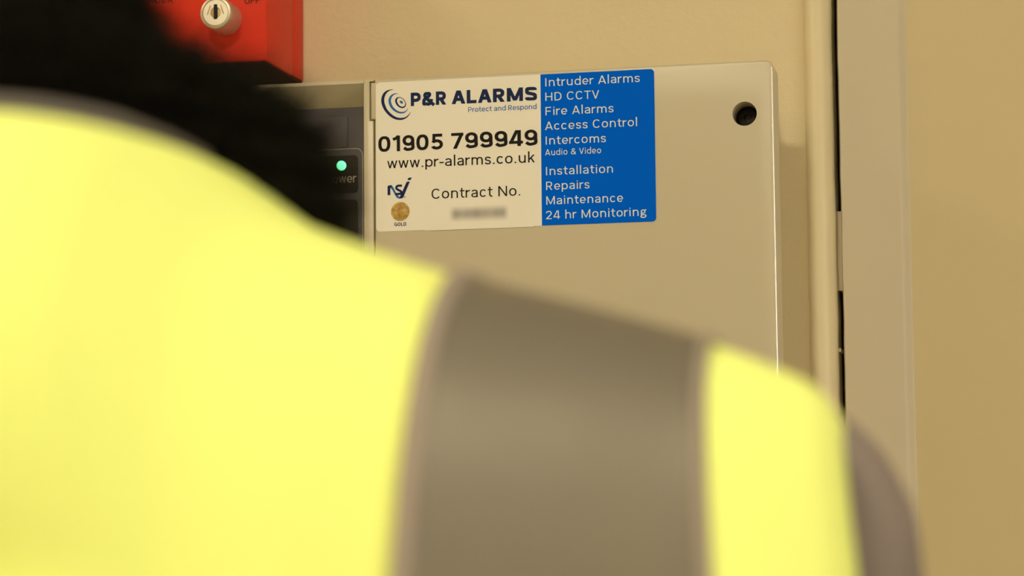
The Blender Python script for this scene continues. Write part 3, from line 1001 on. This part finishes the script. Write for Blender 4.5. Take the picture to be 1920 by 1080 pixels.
# short pile standing off the fleece
M['pile'] = mat('black_fleece_pile', (0.016, 0.015, 0.012), 0.95, spec=0.0)
PV, PF_ = [], []
hm = hood.data
for f in hm.polygons:
    c = f.center + person.location
    if c.z < 1.44:
        continue
    nn = f.normal.copy()
    rad = Vector((c.x - XS, c.y - YC, 0))
    if nn.dot(rad) < 0 and nn.z < 0.5:
        nn = -nn
    for _ in range(44):
        w_ = [random.random() for _ in range(4)]
        t_ = sum(w_)
        p = sum((hm.vertices[vi].co * (w_[i] / t_) for i, vi in enumerate(f.vertices)), Vector()) + person.location
        d = (nn + Vector((random.gauss(0, .45), random.gauss(0, .45), random.gauss(0, .45) - .15))).normalized()
        ln = min(.0125, .003 + random.expovariate(1 / .0045))
        sd = d.cross(Vector((random.gauss(0, 1), random.gauss(0, 1), random.gauss(0, 1)))).normalized() * .00014
        k = len(PV)
        PV += [p - sd, p + sd, p + d * ln]
        PF_.append((k, k + 1, k + 2))
tag(from_py('fleece_pile', PV, PF_, M['pile'], hood), kind='stuff')

# grey sleeves
for s in (-1, 1):
    bm = bmesh.new()
    sh, el, wr = (B(*J[k, s]) for k in ('sh', 'el', 'wr'))
    capsule(bm, B(s * .150, .035, 1.374), .048, B(s * .1770, .042, 1.389), .0465)
    capsule(bm, B(s * .1680, .042, 1.370), .0572, B(s * .184, .046, 1.25), .057)
    capsule(bm, B(s * .184, .046, 1.25), .057, el, .052)
    capsule(bm, el, .052, wr - (wr - el).normalized() * .01, .038)
    fused('sleeve', bm, 0.006, 6, M['sleeve'], person)['label'] = 'dark grey jacket sleeve'

# trousers and shoes
bm = bmesh.new()
capsule(bm, B(-.07, .004, .91), .114, B(.07, .004, .91), .114)
for s in (-1, 1):
    hp, kn, an = (B(*J[k, s]) for k in ('hip', 'kn', 'an'))
    capsule(bm, hp, .105, kn, .078)
    capsule(bm, kn, .078, an + Vector((0, 0, .02)), .062)
fused('trousers', bm, 0.010, 6, M['trousers'], person)
for s in (-1, 1):
    bm = bmesh.new()
    ellipsoid(bm, B(s * .108, .000, .075), (.046, .062, .062))
    ellipsoid(bm, B(s * .114, .110, .055), (.050, .105, .042))
    capsule(bm, B(s * .106, -.015, .08), .048, B(s * .105, -.02, .15), .050)
    geom = list(bm.verts) + list(bm.edges) + list(bm.faces)
    bmesh.ops.bisect_plane(bm, geom=geom, plane_co=(0, 0, .022), plane_no=(0, 0, -1), clear_outer=True)
    bmesh.ops.holes_fill(bm, edges=[e for e in bm.edges if e.is_boundary])
    shoe = fused('shoe', bm, 0.006, 3, M['shoe'], person)
    so = [(XS + s * .111 + .050 * math.cos(a) * (1 if math.sin(a) > 0 else .92), YC + .075 + .142 * math.sin(a)) for a in [2 * math.pi * i / 32 for i in range(32)]]
    extrude_xy('sole', so, 0.0, 0.026, M['sole'], shoe, 40)

# ---- vest: for each column (distance from the spine) the top line and how it falls down the back
#        u      y_top   z_top   back   drift
VT = [(.0000, -.910, 1.4745, .022, .000),
      (.0400, -.906, 1.4752, .024, .000),
      (.0679, -.896, 1.4748, .032, .000),
      (.0802, -.876, 1.4745, .046, .000),
      (.0890, -.848, 1.4722, .066, .000),
      (.1000, -.833, 1.4630, .070, -.001),
      (.1151, -.825, 1.4566, .064, -.001),
      (.1343, -.820, 1.4500, .053, -.002),
      (.1600, -.814, 1.4430, .046, .001),
      (.1842, -.810, 1.4359, .041, .004),
      (.2009, -.805, 1.4290, .030, .006),
      (.2060, -.802, 1.4245, .024, .0065),
      (.2085, -.800, 1.4200, .018, .0065)]
CI = [i / (len(VT) - 1) for i in range(len(VT))]
TAB = [(CI[i],) + VT[i] for i in range(len(VT))]
HEM = 0.86
def fold(u, z, side):
    p = Vector((u * 9 * side + 3, 0.3, z * 7 + u * 6))
    return noise.noise(p) * .0035 + noise.noise(p * 2.7) * .0012
def vest_back(c, q, side=1, off=0.0):
    """c column parameter 0..1, q drop below the top line in metres"""
    u, yt, zt, b, dr = mono(TAB, c)
    g = math.sqrt(max(0.0, 1 - math.exp(-q / .03)))
    k = min(1.0, q / .06)
    uu = u + dr * (q / .06 if q < .10 else 1.667 + (q - .10) / .06 * .15)
    z = zt - q
    lower = max(0.0, q - .09)
    y = yt - (b + off) * g - .035 * (1 - math.exp(-lower / .09)) * (1 - .5 * c)
    y += max(0.0, 1 - c / .55) * (8.5 * max(0.0, q - .03) ** 2 if q < .085 else .0257 * max(0.0, 1 - (q - .085) / .12))
    if lower > .20:
        y -= .022 * (1 - math.exp(-(lower - .20) / .12))
    f = fold(u, z, side) * min(1.0, q / .035)
    return Vector((XS + side * (uu + off * .2), y - f - off * .4, z + off * max(0, 1 - q / .03)))
def vest_front(c, q, side=1):
    u, yt, zt, b, dr = mono(TAB, c)
    bf = .155 * math.sqrt(max(0.0, 1 - ((u - .10) / .125) ** 2 * .92)) if u > .08 else .15
    g = math.sqrt(max(0.0, 1 - math.exp(-q / .035)))
    return Vector((XS + side * (u - max(0, u - .15) * .35 * min(1.0, q / .02)), yt + bf * g + fold(u, zt - q, side) * min(1, q / .03), zt - q))
def qrow(k, n, total): return total * (k / n) ** 2.0
def grid(fn, c0, c1, nc, nq, qtot, side, flip):
    V, F = [], []
    for i in range(nc + 1):
        c = c0 + (c1 - c0) * i / nc
        u, yt, zt, b, dr = mono(TAB, c)
        for k in range(nq + 1):
            V.append(fn(c, qrow(k, nq, qtot if qtot else zt - HEM), side))
    for i in range(nc):
        for k in range(nq):
            a = i * (nq + 1) + k
            f = (a, a + 1, a + nq + 2, a + nq + 1)
            F.append(f if not flip else tuple(reversed(f)))
    return V, F
V, F = [], []
CN = CI[4]
for side in (-1, 1):
    for fn, c0, fl in ((vest_back, 0.0, side < 0), (vest_front, CN, side > 0)):
        v, f = grid(fn, c0, 1.0, 72, 60, None, side, fl)
        o = len(V)
        V += v
        F += [tuple(i + o for i in q) for q in f]
bm = bmesh.new()
vs = [bm.verts.new(v) for v in V]
for f in F:
    try: bm.faces.new([vs[i] for i in f])
    except ValueError: pass
bmesh.ops.remove_doubles(bm, verts=bm.verts, dist=0.0004)
bmesh.ops.recalc_face_normals(bm, faces=bm.faces)
me = bpy.data.meshes.new('vest'); bm.to_mesh(me); bm.free()
t = bpy.data.objects.new('tmpv', me); COL.objects.link(t)
so = t.modifiers.new('s', 'SOLIDIFY'); so.thickness = 0.0012; so.offset = 0.0
dg = bpy.context.evaluated_depsgraph_get()
me2 = bpy.data.meshes.new_from_object(t.evaluated_get(dg)); bpy.data.objects.remove(t)
vest = finish('vest', me2, M['vest'], person, 180)
vest['label'] = 'fluorescent yellow safety vest'

def sheet(name, c0, c1, off, material, side, qtot=0.50, front=True, nc=20):
    V, F = [], []
    nq = 44
    rows = [-qrow(nq - k, nq, qtot * .5) for k in range(nq)] + [qrow(k, nq, qtot) for k in range(nq + 1)] if front else [qrow(k, nq, qtot) for k in range(nq + 1)]
    for i in range(nc + 1):
        c = c0 + (c1 - c0) * i / nc
        for q in rows:
            if q >= 0:
                p = vest_back(c, q, side, off)
            else:
                p = vest_front(c, -q, side) + Vector((0, off, off * max(0, 1 + q / .03)))
            V.append(p)
    nr = len(rows)
    for i in range(nc):
        for k in range(nr - 1):
            a = i * nr + k
            F.append((a, a + 1, a + nr + 1, a + nr))
    bm = bmesh.new()
    vs = [bm.verts.new(v) for v in V]
    for f in F: bm.faces.new([vs[i] for i in f])
    bmesh.ops.recalc_face_normals(bm, faces=bm.faces)
    me = bpy.data.meshes.new(name); bm.to_mesh(me); bm.free()
    t = bpy.data.objects.new('tmps', me); COL.objects.link(t)
    so = t.modifiers.new('s', 'SOLIDIFY'); so.thickness = 0.0008; so.offset = 0.0
    dg = bpy.context.evaluated_depsgraph_get()
    me2 = bpy.data.meshes.new_from_object(t.evaluated_get(dg)); bpy.data.objects.remove(t)
    return finish(name, me2, material, vest, 180)
CE, CF = CI[7], CI[9]
for side in (1, -1):
    sheet('reflective_strip', CE, CF, 0.0011, M['tape'], side)
    sheet('strip_edging', CE - .001, CE + .011, 0.0017, M['edging'], side, nc=4)
    sheet('strip_edging', CF - .008, CF + .001, 0.0017, M['edging'], side, nc=4)

def tube(name, pts, r, material, parent, n=8):
    P = [Vector(p) for p in pts]
    V, F = [], []
    for i, p in enumerate(P):
        tdir = (P[min(i + 1, len(P) - 1)] - P[max(i - 1, 0)]).normalized()
        q = tdir.to_track_quat('Z', 'Y').to_matrix()
        rr = r(i / (len(P) - 1)) if callable(r) else r
        for k in range(n):
            V.append(p + q @ Vector((rr * math.cos(2 * math.pi * k / n), rr * math.sin(2 * math.pi * k / n), 0)))
    for i in range(len(P) - 1):
        for k in range(n):
            j = (k + 1) % n
            F.append((i * n + k, i * n + j, (i + 1) * n + j, (i + 1) * n + k))
    F.append(tuple(reversed(range(n)))); F.append(tuple((len(P) - 1) * n + k for k in range(n)))
    return from_py(name, V, F, material, parent, 180)
neck = [vest_back(CN * (1 - i / 30), 0.0, -1) for i in range(31)] + [vest_back(CN * i / 30, 0.0, 1) for i in range(1, 31)]
tube('neck_binding', [p + Vector((0, -.0005, .0012)) for p in neck], lambda t: .0025 if .12 < t < .88 else .0025 - .0018 * (abs(t - .5) - .38) / .12, M['binding'], vest)
